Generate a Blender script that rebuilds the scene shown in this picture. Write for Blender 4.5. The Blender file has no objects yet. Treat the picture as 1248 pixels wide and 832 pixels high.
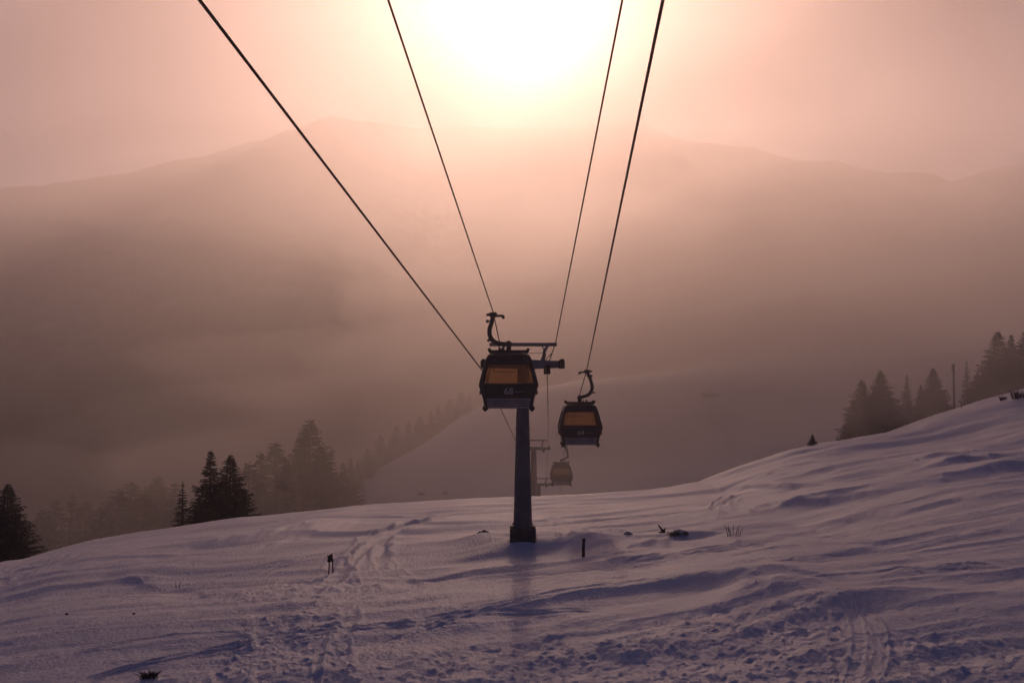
import bpy, math, random
import numpy as np
from mathutils import Vector, Matrix
random.seed(7)
S = bpy.context.scene
COL = S.collection
R = math.radians
F = 1213.0                      # focal length in photo pixels (35 mm on 36 mm)
HORZ = 470.0                    # photo row of the horizon
PITCH = math.atan((HORZ - 416) / F)
cp, sp = math.cos(PITCH), math.sin(PITCH)

def ray(px, py):
    """direction (per unit of Y) through a photo pixel, camera at the origin looking along +Y"""
    x = (px - 624) / F; v = (416 - py) / F
    y = cp - v * sp; z = sp + v * cp
    return x / y, z / y
def at(px, py, Y):
    a, b = ray(px, py)
    return Vector((a * Y, Y, b * Y))
def proj(X, Y, Z):
    d = Y * cp + Z * sp; v = -Y * sp + Z * cp
    return 624 + F * X / d, 416 - F * v / d

# ------------------------------------------------------------------ scene
SUN_PX = (642, 22)
sx, sz = ray(*SUN_PX)
SUND = Vector((sx, 1, sz)).normalized()
SUN_EL = math.asin(SUND.z); SUN_AZ = math.atan2(SUND.x, SUND.y)

w = bpy.data.worlds.new('World'); S.world = w; w.use_nodes = True
nt = w.node_tree; nt.nodes.clear()
wo = nt.nodes.new('ShaderNodeOutputWorld'); bg = nt.nodes.new('ShaderNodeBackground')
sky = nt.nodes.new('ShaderNodeTexSky'); sky.sky_type = 'NISHITA'; sky.sun_disc = False
sky.sun_elevation = SUN_EL; sky.sun_rotation = SUN_AZ
sky.air_density = 1.0; sky.dust_density = 0.8; sky.ozone_density = 4.0; sky.altitude = 1500
tint = nt.nodes.new('ShaderNodeMix'); tint.data_type = 'RGBA'; tint.blend_type = 'MULTIPLY'
tint.inputs[0].default_value = 1.0
tint.inputs[7].default_value = (0.36, 0.37, 0.62, 1)
nt.links.new(sky.outputs[0], tint.inputs[6]); nt.links.new(tint.outputs[2], bg.inputs[0])
bg.inputs[1].default_value = 0.055
nt.links.new(bg.outputs[0], wo.inputs[0])

sl = bpy.data.lights.new('sun', 'SUN'); sl.energy = 5.0; sl.angle = R(0.6); sl.color = (1.0, 0.67, 0.50)
so = bpy.data.objects.new('sun', sl); COL.objects.link(so)
so.rotation_euler = (-SUND).to_track_quat('-Z', 'Y').to_euler()

cam = bpy.data.cameras.new('camera'); cam.lens = 35; cam.sensor_width = 36; cam.clip_start = 0.1; cam.clip_end = 6000
co = bpy.data.objects.new('camera', cam); COL.objects.link(co); S.camera = co
co.rotation_euler = (R(90) + PITCH, 0, 0)
S.view_settings.view_transform = 'Standard'; S.view_settings.look = 'None'
S.view_settings.exposure = -0.28; S.view_settings.gamma = 1
S.cycles.use_denoising = True
S.cycles.volume_bounces = 1; S.cycles.max_bounces = 6; S.cycles.transparent_max_bounces = 24
S.cycles.diffuse_bounces = 2; S.cycles.glossy_bounces = 2

# ------------------------------------------------------------------ materials
def mat(name, col, rough=0.6, metal=0.0, noise=None, bump=None, coat=0.0):
    m = bpy.data.materials.new(name); m.use_nodes = True
    n = m.node_tree; b = n.nodes['Principled BSDF']
    b.inputs['Base Color'].default_value = (*col, 1); b.inputs['Roughness'].default_value = rough
    b.inputs['Metallic'].default_value = metal; b.inputs['Coat Weight'].default_value = coat
    tc = n.nodes.new('ShaderNodeTexCoord')
    if noise:
        sc, amt = noise
        t = n.nodes.new('ShaderNodeTexNoise'); t.inputs['Scale'].default_value = sc; t.inputs['Detail'].default_value = 6
        n.links.new(tc.outputs['Object'], t.inputs['Vector'])
        r = n.nodes.new('ShaderNodeMapRange'); r.inputs[1].default_value = .3; r.inputs[2].default_value = .7
        r.inputs[3].default_value = 1 - amt; r.inputs[4].default_value = 1 + amt
        n.links.new(t.outputs[0], r.inputs[0])
        v = n.nodes.new('ShaderNodeVectorMath'); v.operation = 'SCALE'; v.inputs[0].default_value = col
        n.links.new(r.outputs[0], v.inputs['Scale']); n.links.new(v.outputs[0], b.inputs['Base Color'])
    if bump:
        sc, st, dist = bump
        t = n.nodes.new('ShaderNodeTexNoise'); t.inputs['Scale'].default_value = sc; t.inputs['Detail'].default_value = 8
        n.links.new(tc.outputs['Object'], t.inputs['Vector'])
        bp = n.nodes.new('ShaderNodeBump'); bp.inputs['Strength'].default_value = st; bp.inputs['Distance'].default_value = dist
        n.links.new(t.outputs[0], bp.inputs['Height']); n.links.new(bp.outputs[0], b.inputs['Normal'])
    return m
M = {}
M['snow'] = mat('snow', (.58, .60, .67), .55, noise=(.35, .05), bump=(9.0, .8, .06))
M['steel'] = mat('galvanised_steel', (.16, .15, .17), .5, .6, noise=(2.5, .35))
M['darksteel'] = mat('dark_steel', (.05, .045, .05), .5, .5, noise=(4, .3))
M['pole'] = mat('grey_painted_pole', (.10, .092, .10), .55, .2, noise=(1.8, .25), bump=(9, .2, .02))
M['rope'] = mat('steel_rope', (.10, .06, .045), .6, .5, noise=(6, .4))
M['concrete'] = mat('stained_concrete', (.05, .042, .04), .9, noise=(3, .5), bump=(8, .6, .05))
M['black'] = mat('black_gloss_panel', (.008, .006, .007), .3, coat=.3)
M['cabin_frame'] = mat('charcoal_cabin_frame', (.025, .02, .024), .4, .3, noise=(4, .3))
M['cabin_grey'] = mat('cabin_grey_panel', (.22, .20, .215), .5, .2, noise=(3, .2))
M['rubber'] = mat('black_rubber', (.012, .01, .01), .8)
M['seat'] = mat('dark_bench', (.02, .015, .015), .8)
M['white'] = mat('pale_lettering', (.35, .34, .36), .6)
M['trunk'] = mat('spruce_bark', (.04, .03, .025), .9, noise=(6, .4))
M['needles'] = mat('spruce_needles', (.028, .036, .028), .8, noise=(1.3, .45))
M['wood'] = mat('weathered_post_wood', (.025, .018, .016), .9, noise=(8, .4))
M['rock'] = mat('brown_rock', (.13, .095, .08), .9, noise=(3, .5), bump=(6, .8, .1))
M['grass'] = mat('dry_grass', (.055, .038, .024), .9, noise=(5, .5))
M['cloth'] = mat('black_cloth', (.008, .007, .01), .9)

def capped(m):
    n = m.node_tree; b = n.nodes['Principled BSDF']; src = b.inputs['Base Color'].links[0].from_socket
    g = n.nodes.new('ShaderNodeNewGeometry'); sp = n.nodes.new('ShaderNodeSeparateXYZ'); n.links.new(g.outputs['Normal'], sp.inputs[0])
    t = n.nodes.new('ShaderNodeTexNoise'); t.inputs['Scale'].default_value = 7
    a = n.nodes.new('ShaderNodeMath'); a.operation = 'MULTIPLY_ADD'; a.inputs[1].default_value = .8; n.links.new(t.outputs[0], a.inputs[0]); n.links.new(sp.outputs[2], a.inputs[2])
    r = n.nodes.new('ShaderNodeMapRange'); r.inputs[1].default_value = 1.0; r.inputs[2].default_value = 1.15; n.links.new(a.outputs[0], r.inputs[0])
    x = n.nodes.new('ShaderNodeMix'); x.data_type = 'RGBA'; x.inputs[7].default_value = (.58, .6, .67, 1)
    n.links.new(r.outputs[0], x.inputs[0]); n.links.new(src, x.inputs[6]); n.links.new(x.outputs[2], b.inputs['Base Color'])
capped(M['rock'])
def glass_mat():
    m = bpy.data.materials.new('amber_tinted_glass'); m.use_nodes = True; n = m.node_tree; n.nodes.clear()
    o = n.nodes.new('ShaderNodeOutputMaterial'); t = n.nodes.new('ShaderNodeBsdfTransparent')
    t.inputs[0].default_value = (.86, .77, .66, 1)
    g = n.nodes.new('ShaderNodeBsdfGlossy'); g.inputs['Roughness'].default_value = .05; g.inputs[0].default_value = (.8, .8, .8, 1)
    fr = n.nodes.new('ShaderNodeFresnel'); fr.inputs[0].default_value = 1.3
    mx = n.nodes.new('ShaderNodeMixShader')
    n.links.new(fr.outputs[0], mx.inputs[0]); n.links.new(t.outputs[0], mx.inputs[1]); n.links.new(g.outputs[0], mx.inputs[2])
    tl = n.nodes.new('ShaderNodeBsdfTranslucent'); tl.inputs[0].default_value = (.56, .36, .21, 1)
    m2 = n.nodes.new('ShaderNodeMixShader'); m2.inputs[0].default_value = .16
    n.links.new(mx.outputs[0], m2.inputs[1]); n.links.new(tl.outputs[0], m2.inputs[2])
    n.links.new(m2.outputs[0], o.inputs[0]); return m
M['glass'] = glass_mat()

def volume_mat(name, dens, col, aniso):
    m = bpy.data.materials.new(name); m.use_nodes = True; n = m.node_tree; n.nodes.clear()
    o = n.nodes.new('ShaderNodeOutputMaterial'); v = n.nodes.new('ShaderNodeVolumePrincipled')
    v.inputs['Color'].default_value = (*col, 1); v.inputs['Density'].default_value = dens
    v.inputs['Anisotropy'].default_value = aniso
    n.links.new(v.outputs[0], o.inputs['Volume']); return m

def mountain_mat():
    m = bpy.data.materials.new('forest_and_snow_mountain'); m.use_nodes = True
    n = m.node_tree; b = n.nodes['Principled BSDF']; b.inputs['Roughness'].default_value = .9
    tc = n.nodes.new('ShaderNodeTexCoord')
    t1 = n.nodes.new('ShaderNodeTexNoise'); t1.inputs['Scale'].default_value = .006; t1.inputs['Detail'].default_value = 9; t1.inputs['Roughness'].default_value = .6
    t2 = n.nodes.new('ShaderNodeTexNoise'); t2.inputs['Scale'].default_value = .12; t2.inputs['Detail'].default_value = 5
    n.links.new(tc.outputs['Object'], t1.inputs[0]); n.links.new(tc.outputs['Object'], t2.inputs[0])
    sep = n.nodes.new('ShaderNodeSeparateXYZ'); n.links.new(tc.outputs['Object'], sep.inputs[0])
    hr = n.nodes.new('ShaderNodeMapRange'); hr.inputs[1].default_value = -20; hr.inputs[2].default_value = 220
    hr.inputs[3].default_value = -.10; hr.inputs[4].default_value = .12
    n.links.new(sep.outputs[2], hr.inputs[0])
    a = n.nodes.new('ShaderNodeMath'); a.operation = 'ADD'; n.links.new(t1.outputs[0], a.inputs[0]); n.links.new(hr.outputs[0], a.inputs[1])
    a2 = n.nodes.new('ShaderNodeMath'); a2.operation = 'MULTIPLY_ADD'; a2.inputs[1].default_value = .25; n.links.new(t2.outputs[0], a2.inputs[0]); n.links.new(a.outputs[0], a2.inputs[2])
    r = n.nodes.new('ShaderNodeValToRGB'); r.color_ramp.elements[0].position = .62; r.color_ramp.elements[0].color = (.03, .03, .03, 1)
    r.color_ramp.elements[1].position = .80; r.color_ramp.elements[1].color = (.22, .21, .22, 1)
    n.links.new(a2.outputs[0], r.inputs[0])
    # open, treeless snow slope low on the right
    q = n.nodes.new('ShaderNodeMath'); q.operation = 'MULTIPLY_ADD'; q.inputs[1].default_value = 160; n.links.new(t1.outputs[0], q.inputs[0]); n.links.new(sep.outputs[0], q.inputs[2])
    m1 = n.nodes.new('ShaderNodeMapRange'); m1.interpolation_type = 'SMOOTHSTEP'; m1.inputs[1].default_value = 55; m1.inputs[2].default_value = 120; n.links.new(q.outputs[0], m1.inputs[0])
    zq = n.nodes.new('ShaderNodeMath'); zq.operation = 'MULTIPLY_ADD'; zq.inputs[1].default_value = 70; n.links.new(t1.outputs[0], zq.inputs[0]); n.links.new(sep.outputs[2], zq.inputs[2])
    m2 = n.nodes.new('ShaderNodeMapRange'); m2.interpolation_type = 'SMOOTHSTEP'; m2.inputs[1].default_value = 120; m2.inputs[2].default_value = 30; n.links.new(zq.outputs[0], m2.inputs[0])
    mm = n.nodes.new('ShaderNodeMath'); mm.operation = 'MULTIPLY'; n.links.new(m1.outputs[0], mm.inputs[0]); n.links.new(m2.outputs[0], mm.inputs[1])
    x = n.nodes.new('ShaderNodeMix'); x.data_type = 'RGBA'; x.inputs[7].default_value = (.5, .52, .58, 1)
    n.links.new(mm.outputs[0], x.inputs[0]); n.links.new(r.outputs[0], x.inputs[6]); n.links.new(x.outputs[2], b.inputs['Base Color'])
    return m
M['mountain'] = mountain_mat()

# ------------------------------------------------------------------ mesh builder
class MB:
    def __init__(s): s.v = []; s.f = []
    def add(s, vs, fs):
        o = len(s.v); s.v += [tuple(p) for p in vs]; s.f += [tuple(i + o for i in f) for f in fs]; return s
    def box(s, c, d, rot=None):
        x, y, z = d[0] / 2, d[1] / 2, d[2] / 2
        vs = [Vector((a * x, b * y, e * z)) for a in (-1, 1) for b in (-1, 1) for e in (-1, 1)]
        if rot: vs = [rot @ p for p in vs]
        vs = [p + Vector(c) for p in vs]
        return s.add(vs, [(0, 1, 3, 2), (4, 6, 7, 5), (0, 4, 5, 1), (2, 3, 7, 6), (0, 2, 6, 4), (1, 5, 7, 3)])
    def bbox(s, c, d, bv=.02):
        """box with chamfered long edges (lathe-like octagon rings along z)"""
        x, y, z = d[0] / 2, d[1] / 2, d[2] / 2
        def ring(ix, h): 
            X, Y = x - ix, y - ix; b = bv
            return [(-X + b, -Y, h), (X - b, -Y, h), (X, -Y + b, h), (X, Y - b, h), (X - b, Y, h), (-X + b, Y, h), (-X, Y - b, h), (-X, -Y + b, h)]
        rs = [ring(bv, -z), ring(0, -z + bv), ring(0, z - bv), ring(bv, z)]
        vs = [Vector(p) + Vector(c) for r in rs for p in r]
        fs = [tuple(range(7, -1, -1)), tuple(range(24, 32))]
        for k in range(3):
            for i in range(8):
                j = (i + 1) % 8; fs.append((k * 8 + i, k * 8 + j, k * 8 + 8 + j, k * 8 + 8 + i))
        return s.add(vs, fs)
    def tube(s, pts, r, n=8, cap=True):
        pts = [Vector(p) for p in pts]; rr = r if isinstance(r, (list, tuple)) else [r] * len(pts)
        vs = []; prev = None
        for i, p in enumerate(pts):
            t = (pts[min(i + 1, len(pts) - 1)] - pts[max(i - 1, 0)]).normalized()
            if prev is None:
                up = Vector((0, 0, 1)) if abs(t.z) < .9 else Vector((1, 0, 0)); a = t.cross(up).normalized()
            else: a = (prev - t * prev.dot(t)).normalized()
            prev = a; b = t.cross(a)
            vs += [p + (a * math.cos(2 * math.pi * k / n) + b * math.sin(2 * math.pi * k / n)) * rr[i] for k in range(n)]
        fs = []
        for i in range(len(pts) - 1):
            for k in range(n):
                j = (k + 1) % n; fs.append((i * n + k, i * n + j, i * n + n + j, i * n + n + k))
        if cap: fs += [tuple(range(n - 1, -1, -1)), tuple(range((len(pts) - 1) * n, len(pts) * n))]
        return s.add(vs, fs)
    def build(s, name, m, parent=None, smooth=False):
        me = bpy.data.meshes.new(name); me.from_pydata(s.v, [], s.f)
        if m: me.materials.append(m)
        if smooth: me.polygons.foreach_set('use_smooth', [True] * len(me.polygons))
        me.update()
        o = bpy.data.objects.new(name, me); COL.objects.link(o)
        if parent: o.parent = parent
        return o
def tag(o, label=None, cat=None, group=None, kind=None):
    if label: o['label'] = label
    if cat: o['category'] = cat
    if group: o['group'] = group
    if kind: o['kind'] = kind
    return o
def empty(name, loc, rz=0):
    o = bpy.data.objects.new(name, None); COL.objects.link(o); o.location = loc; o.rotation_euler = (0, 0, rz)
    o.empty_display_size = .3; return o
def copy_tree(o, parent=None):
    c = o.copy(); COL.objects.link(c)
    if parent: c.parent = parent
    for ch in o.children: copy_tree(ch, c)
    return c
def smooth_pts(pts, n=5):
    """Catmull-Rom through points"""
    P = [Vector(p) for p in pts]; P = [P[0] * 2 - P[1]] + P + [P[-1] * 2 - P[-2]]; out = []
    for i in range(1, len(P) - 2):
        for k in range(n):
            t = k / n; a, b, c, d = P[i - 1:i + 3]
            out.append(.5 * ((2 * b) + (c - a) * t + (2 * a - 5 * b + 4 * c - d) * t * t + (3 * b - a - 3 * c + d) * t ** 3))
    out.append(P[-2]); return out

# ------------------------------------------------------------------ terrain
def vn(x, y, seed):
    """smooth value noise in -1..1"""
    xi = np.floor(x).astype(np.int64); yi = np.floor(y).astype(np.int64); fx = x - xi; fy = y - yi
    fx = fx * fx * fx * (fx * (fx * 6 - 15) + 10); fy = fy * fy * fy * (fy * (fy * 6 - 15) + 10)
    def h(a, b):
        k = (a * 374761393 + b * 668265263 + seed * 974634777) & 0x7fffffff
        k = ((k ^ (k >> 13)) * 1274126177) & 0x7fffffff
        k = (k ^ (k >> 16)) & 0xffff
        return k / 32767.5 - 1
    return (h(xi, yi) * (1 - fx) + h(xi + 1, yi) * fx) * (1 - fy) + (h(xi, yi + 1) * (1 - fx) + h(xi + 1, yi + 1) * fx) * fy
def fbm(x, y, seed, o=4, g=.5):
    s = 0; a = 1; t = 0
    for k in range(o):
        s = s + a * vn(x * 2 ** k + 17.3 * k, y * 2 ** k - 9.1 * k, seed + k); t += a; a *= g
    return s / t
def sstep(a, b, x):
    t = np.clip((x - a) / (b - a), 0, 1); return t * t * (3 - 2 * t)

crest = [(-220, 735, 58), (0, 693, 62), (100, 668, 63), (200, 652, 64), (280, 641, 65), (430, 625, 67), (560, 614, 69), (640, 610, 70),
         (720, 607, 71), (800, 601, 72), (860, 594, 73), (900, 577, 75), (960, 557, 77), (1005, 545, 79), (1060, 536, 81), (1110, 527, 82),
         (1160, 507, 84), (1222, 487, 86), (1300, 466, 88), (1450, 430, 90)]
cx, cy_, cz = zip(*[tuple(at(*c)) for c in crest])
def H(X, Y):
    X = np.asarray(X, float); Y = np.asarray(Y, float)
    Yc = np.interp(X, cx, cy_); zc = np.interp(X, cx, cz)
    zn = -6.35 + .045 * np.clip(X, -25, 25)
    t = (Y - 15) / (Yc - 15); tc = np.clip(t, -.6, 1)
    z = zn + (zc - zn) * tc + .35 * np.sin(np.clip(tc, 0, 1) * math.pi) * np.clip(X / 30, -1, 1) * 0
    z = z - .10 * np.log1p(np.exp(np.clip((29 - Y) / 1.5, -20, 20))) * 1.5
    s = np.interp(X, [-45, -20, 0, 60], [.34, .26, .19, .19])
    d = np.clip(Y - Yc, 0, None); z = z - s * (np.sqrt(d * d + 9) - 3)
    # far hill and mountain, laid out by bearing
    u = X / np.maximum(Y, 60); px = 624 + F * u * cp
    zh = np.interp(px, hx, hz); a = np.interp(px, [560, 700], [-.35, .12])
    hill = zh + np.where(Y < 230, .26 * (Y - 230), a * (Y - 230)) - 3 * sstep(0, 40, np.abs(Y - 230)) 
    hill = hill + 1.6 * fbm(X / 30, Y / 30, 40, 3)
    zr = np.interp(px, rx, rz) + 900 / F * (2.2 * fbm(px / 26, px * 0 + 3.3, 44, 4, .65) + np.where(px > 860, 2.5, .8) * np.abs(fbm(px / 11, px * 0 + 8.3, 46, 3, .6)))
    tm = np.clip((Y - 330) / (900 - 330), 0, 1); tb = np.clip((Y - 900) / 500, 0, 1)
    mt = -62 + (zr + 62) * (tm ** 1.15) * np.where(Y > 900, 1 - .5 * tb * tb - .1 * tb, 1)
    rough = sstep(350, 600, Y)
    mt = mt + rough * (20 * fbm(X / 130, Y / 130, 60, 5) * (1 - .95 * sstep(740, 895, Y)) + 1.5 * fbm(X / 16, Y / 16, 70, 3))
    return np.maximum.reduce([z, hill - 0 * Y, mt]) if True else z
hill_px = [(-400, 760), (200, 700), (300, 655), (360, 628), (440, 592), (490, 568), (530, 545), (560, 522), (600, 503), (640, 494), (720, 484), (900, 462), (1345, 435), (1700, 420)]
hx = [p[0] for p in hill_px]; hz = [at(p[0], p[1], 230).z + 3 for p in hill_px]
ridge_px = [(-600, 330), (-200, 262), (0, 229), (80, 222), (160, 207), (250, 188), (320, 168), (360, 156), (400, 141), (430, 145), (470, 150), (510, 156),
            (560, 152), (640, 156), (720, 152), (770, 149), (790, 155), (830, 168), (870, 175), (900, 180), (918, 178), (935, 185), (970, 197), (1000, 199), (1020, 195),
            (1050, 206), (1085, 211), (1120, 209), (1140, 212), (1163, 222), (1190, 212), (1225, 202), (1260, 195), (1450, 170), (1800, 220)]
rx = [p[0] for p in ridge_px]; rz = [at(p[0], p[1], 900).z for p in ridge_px]
def Hs(x, y): return float(H(np.array([x]), np.array([y]))[0])
def ground_at(px, py, ymin=15, ymax=110):
    """where the sight line through a pixel meets the ground"""
    Y = np.linspace(ymin, ymax, 2400); a, b = ray(px, py)
    hit = np.nonzero(b * Y <= H(a * Y, Y))[0]
    y = Y[hit[0]] if len(hit) else ymax
    return Vector((a * y, y, Hs(a * y, y)))

def grid_mesh(name, X, Y, Z, m, parent=None):
    r, c = X.shape
    co_ = np.stack([X, Y, Z], -1).reshape(-1, 3).astype(np.float32)
    i = np.arange(r * c).reshape(r, c)
    q = np.stack([i[:-1, :-1], i[:-1, 1:], i[1:, 1:], i[1:, :-1]], -1).reshape(-1, 4)
    me = bpy.data.meshes.new(name); n = len(q)
    me.vertices.add(len(co_)); me.vertices.foreach_set('co', co_.ravel())
    me.loops.add(n * 4); me.loops.foreach_set('vertex_index', q.ravel().astype(np.int32))
    me.polygons.add(n); me.polygons.foreach_set('loop_start', (np.arange(n) * 4).astype(np.int32))
    me.polygons.foreach_set('use_smooth', np.ones(n, bool))
    me.update(calc_edges=True); me.materials.append(m)
    o = bpy.data.objects.new(name, me); COL.objects.link(o); return o

# fine near snow
U = np.linspace(-.74, .78, 1350)
Yr = np.concatenate([1 / np.linspace(1 / 15.5, 1 / 88, 760), np.linspace(88.5, 112, 40)])
UU, YY = np.meshgrid(U, Yr); XX = UU * YY
Zb = H(XX, YY)
PX, PY = proj(XX, YY, Zb)
D = np.zeros_like(Zb)
nearf = 1 - sstep(88, 105, YY)
# wind drifts running across the slope, rising to the right, with steeper faces towards the camera
ang = R(14); ca, sa = math.cos(ang), math.sin(ang)
a1 = XX * ca + YY * sa; a2 = -XX * sa + YY * ca
wob = 1.6 * fbm(XX / 14, YY / 14, 5, 3)
n1 = fbm(a1 / 26, (a2 + wob) / 7.0, 11, 3, .5)
n2 = fbm(a1 / 13 + 3, (a2 + wob) / 2.6, 21, 3, .55)
n3 = fbm(a1 / 5, (a2 + wob) / .9, 31, 3, .55)
D += (.48 * n1 + .16 * (1 - 2 * np.abs(n2)) + .055 * n3)
# roughness regions (photo rows mark where each region starts)
rb = np.interp(PX, [-50, 250, 300, 425, 440, 480, 600, 700, 800, 900, 1015, 1090, 1250], [850, 812, 756, 745, 822, 792, 766, 768, 760, 742, 728, 758, 768])
ruf = sstep(-6, 14, PY - rb + 10 * vn(XX / 1.2, YY / 1.2, 3))
ch = fbm(XX / .55, YY / .75, 51, 4, .62)
D += ruf * (.10 * ch + .06 * np.maximum(0, fbm(XX / 1.6, YY / 1.8, 55, 3)))
# churned snow patches elsewhere
D += ruf * .12 * np.maximum(0, vn(XX / .26, YY / .34, 58) - .45) + ruf * .10 * np.maximum(0, vn(XX / .15, YY / .2, 59) - .5)
pat = sstep(.12, .5, fbm(XX / 7, YY / 9, 61, 3)) * (1 - ruf)
D += pat * .075 * fbm(XX / .45, YY / .8, 66, 4, .6)
D += .022 * fbm(XX / .22, YY / .35, 77, 3, .6) * sstep(70, 20, YY)

def line_feature(pts, far_h, near_w, far_w, x_fade=70):
    """bank running across the picture: raised on the far side, falling steeply towards the camera"""
    global D
    xs = [p[0] for p in pts]; ys = [p[1] for p in pts]
    py = np.interp(PX, xs, ys) + 3.0 * vn(XX / 1.5, YY / 8, 91) + 1.2 * vn(XX / .4, YY / 4, 92)
    dpx = PY - py                                   # + = nearer than the bank
    depth = -Zb; dY = dpx * YY * YY / (F * np.maximum(depth, 2)) 
    prof = np.where(dY > 0, np.exp(-(dY / near_w) ** 2), np.exp(-(np.abs(dY) / far_w)))
    fade = sstep(xs[0], xs[0] + x_fade, PX) * (1 - sstep(xs[-1] - x_fade, xs[-1], PX))
    D += far_h * .8 * prof * fade * (.55 + .6 * vn(XX / 4, YY / 20, 93))
for args in [
    ([(0, 772), (120, 757), (230, 750), (330, 742), (430, 740), (600, 733)], .30, .7, 5),
    ([(120, 700), (200, 712), (260, 722), (330, 733)], .22, .5, 2.5),
    ([(430, 752), (600, 742), (760, 727), (900, 712), (1060, 700), (1345, 676)], .26, .5, 4),
    ([(420, 775), (520, 762), (640, 752), (760, 742)], .12, .35, 2),
    ([(640, 758), (720, 752), (840, 742), (930, 726), (1020, 722)], .34, .8, 3),
    ([(860, 742), (900, 728), (1010, 724), (1060, 722)], .40, 1.0, 3),
    ([(690, 690), (800, 678), (900, 660), (1010, 640), (1130, 612), (1345, 585)], .35, .8, 4),
    ([(820, 632), (900, 628), (1000, 612), (1120, 590), (1345, 560)], .5, 1.1, 5),
    ([(860, 600), (940, 596), (1040, 588), (1150, 570), (1345, 540)], .45, 1.0, 5),
    ([(880, 592), (960, 578), (1060, 570), (1160, 560), (1345, 545)], .3, .9, 4),
    ([(1100, 700), (1180, 690), (1345, 678)], .2, .4, 2),
    ([(1050, 745), (1130, 738), (1190, 725), (1345, 722)], .24, .5, 2.5),
    ([(900, 700), (980, 690), (1080, 668), (1345, 640)], .2, .5, 3),
    ([(700, 672), (780, 668), (850, 652), (900, 648)], .25, .6, 2.0),
    ([(40, 700), (150, 690), (260, 672), (400, 648), (520, 626)], .35, .9, 4),
    ([(0, 735), (90, 718), (190, 700), (330, 668), (460, 640)], .30, .8, 4),
    ([(560, 668), (620, 662), (700, 664), (780, 660)], .30, .8, 2.0),
    ([(150, 780), (230, 775), (300, 765), (420, 757)], .15, .4, 2),
]: line_feature(*args)

def mound(px, py, r, h, ry=None):
    global D
    g = ground_at(px, py); q = ((XX - g.x) / r) ** 2 + ((YY - g.y) / (ry or r)) ** 2
    D += h * np.exp(-q)
def groove(pts, width, depth, berm=.4, flat=False):
    global D
    G = [ground_at(*p) for p in pts]
    P = [(g.x, g.y) for g in smooth_pts([(g.x, g.y, 0) for g in G], 4)]
    x0 = min(p[0] for p in P) - 2; x1 = max(p[0] for p in P) + 2; y0 = min(p[1] for p in P) - 2; y1 = max(p[1] for p in P) + 2
    msk = (XX > x0) & (XX < x1) & (YY > y0) & (YY < y1)
    x = XX[msk]; y = YY[msk]; d = np.full(x.shape, 9.0); sp_ = np.zeros(x.shape); nseg = len(P) - 1
    for si, ((ax, ay), (bx, by)) in enumerate(zip(P[:-1], P[1:])):
        L = (bx - ax) ** 2 + (by - ay) ** 2 + 1e-9
        t = np.clip(((x - ax) * (bx - ax) + (y - ay) * (by - ay)) / L, 0, 1)
        dd = np.hypot(x - ax - t * (bx - ax), y - ay - t * (by - ay)); sp_ = np.where(dd < d, (si + t) / nseg, sp_); d = np.minimum(d, dd)
    d = d + width * .35 * fbm(x / .5, y / .9, 95, 3)
    q = np.abs(d) / width; en = sstep(0, .16, sp_) * (1 - sstep(.84, 1, sp_) * (y > 24)) * (.75 + .5 * vn(x / .7, y / 1.5, 97))
    if flat: D[msk] = D[msk] * (1 - .75 * (1 - sstep(.7, 1.3, q)) * en)
    D[msk] += en * (-.5 * depth * np.exp(-q ** 4) + .6 * depth * berm * np.exp(-((q - 1.35) / .4) ** 2))
groove([(1038, 730), (1050, 745), (1068, 762), (1074, 789), (1068, 810), (1060, 832), (1056, 850)], .14, .10, .8)
groove([(1030, 740), (1042, 752), (1048, 780), (1042, 812), (1036, 832), (1032, 850)], .14, .10, .8)
groove([(1040, 738), (1058, 775), (1055, 812), (1047, 850)], .36, .05, .2, True)
groove([(306, 770), (310, 790), (308, 812), (302, 850)], .10, -.09, .1)
groove([(395, 850), (396, 800), (404, 775), (420, 756)], .16, -.10, .1)
groove([(384, 850), (388, 800), (396, 775)], .10, .08, .6)
groove([(428, 742), (422, 765), (412, 800), (405, 850)], .25, .12, .7)
groove([(560, 626), (530, 636), (480, 648), (458, 662), (456, 684), (480, 702), (498, 722)], .60, .10, 1.2, True)
groove([(500, 636), (470, 655), (440, 672), (444, 695), (452, 712)], .35, .10, .9, True)
groove([(440, 668), (420, 690), (395, 715), (350, 735), (280, 752)], .28, .10, .7)
groove([(415, 672), (390, 700), (340, 722), (280, 740)], .2, .08, .7)
groove([(875, 628), (880, 618), (900, 608), (940, 600)], .4, .14, .7)
groove([(868, 628), (872, 616), (888, 606)], .25, .10, .7)
for pts in ([(30, 850), (140, 812), (300, 782), (560, 752), (780, 742)], [(-20, 806), (200, 778), (440, 764), (600, 757)],
            [(620, 704), (760, 690), (900, 668), (1060, 640), (1270, 600)], [(1270, 646), (1050, 680), (800, 716), (600, 745), (430, 790)],
            [(290, 706), (420, 664), (500, 640), (580, 622)], [(1270, 610), (1120, 640), (960, 655), (830, 676), (700, 700)],
            [(1270, 690), (1100, 700), (960, 716), (860, 734)], [(20, 742), (180, 716), (330, 690), (420, 676)], [(200, 690), (330, 664), (450, 636)]):
    groove(pts, .10, .055, .9); groove([(a_ + 2, b_ + 3.0) for a_, b_ in pts], .10, .05, .9)
mound(640, 667, .9, .26)
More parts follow.
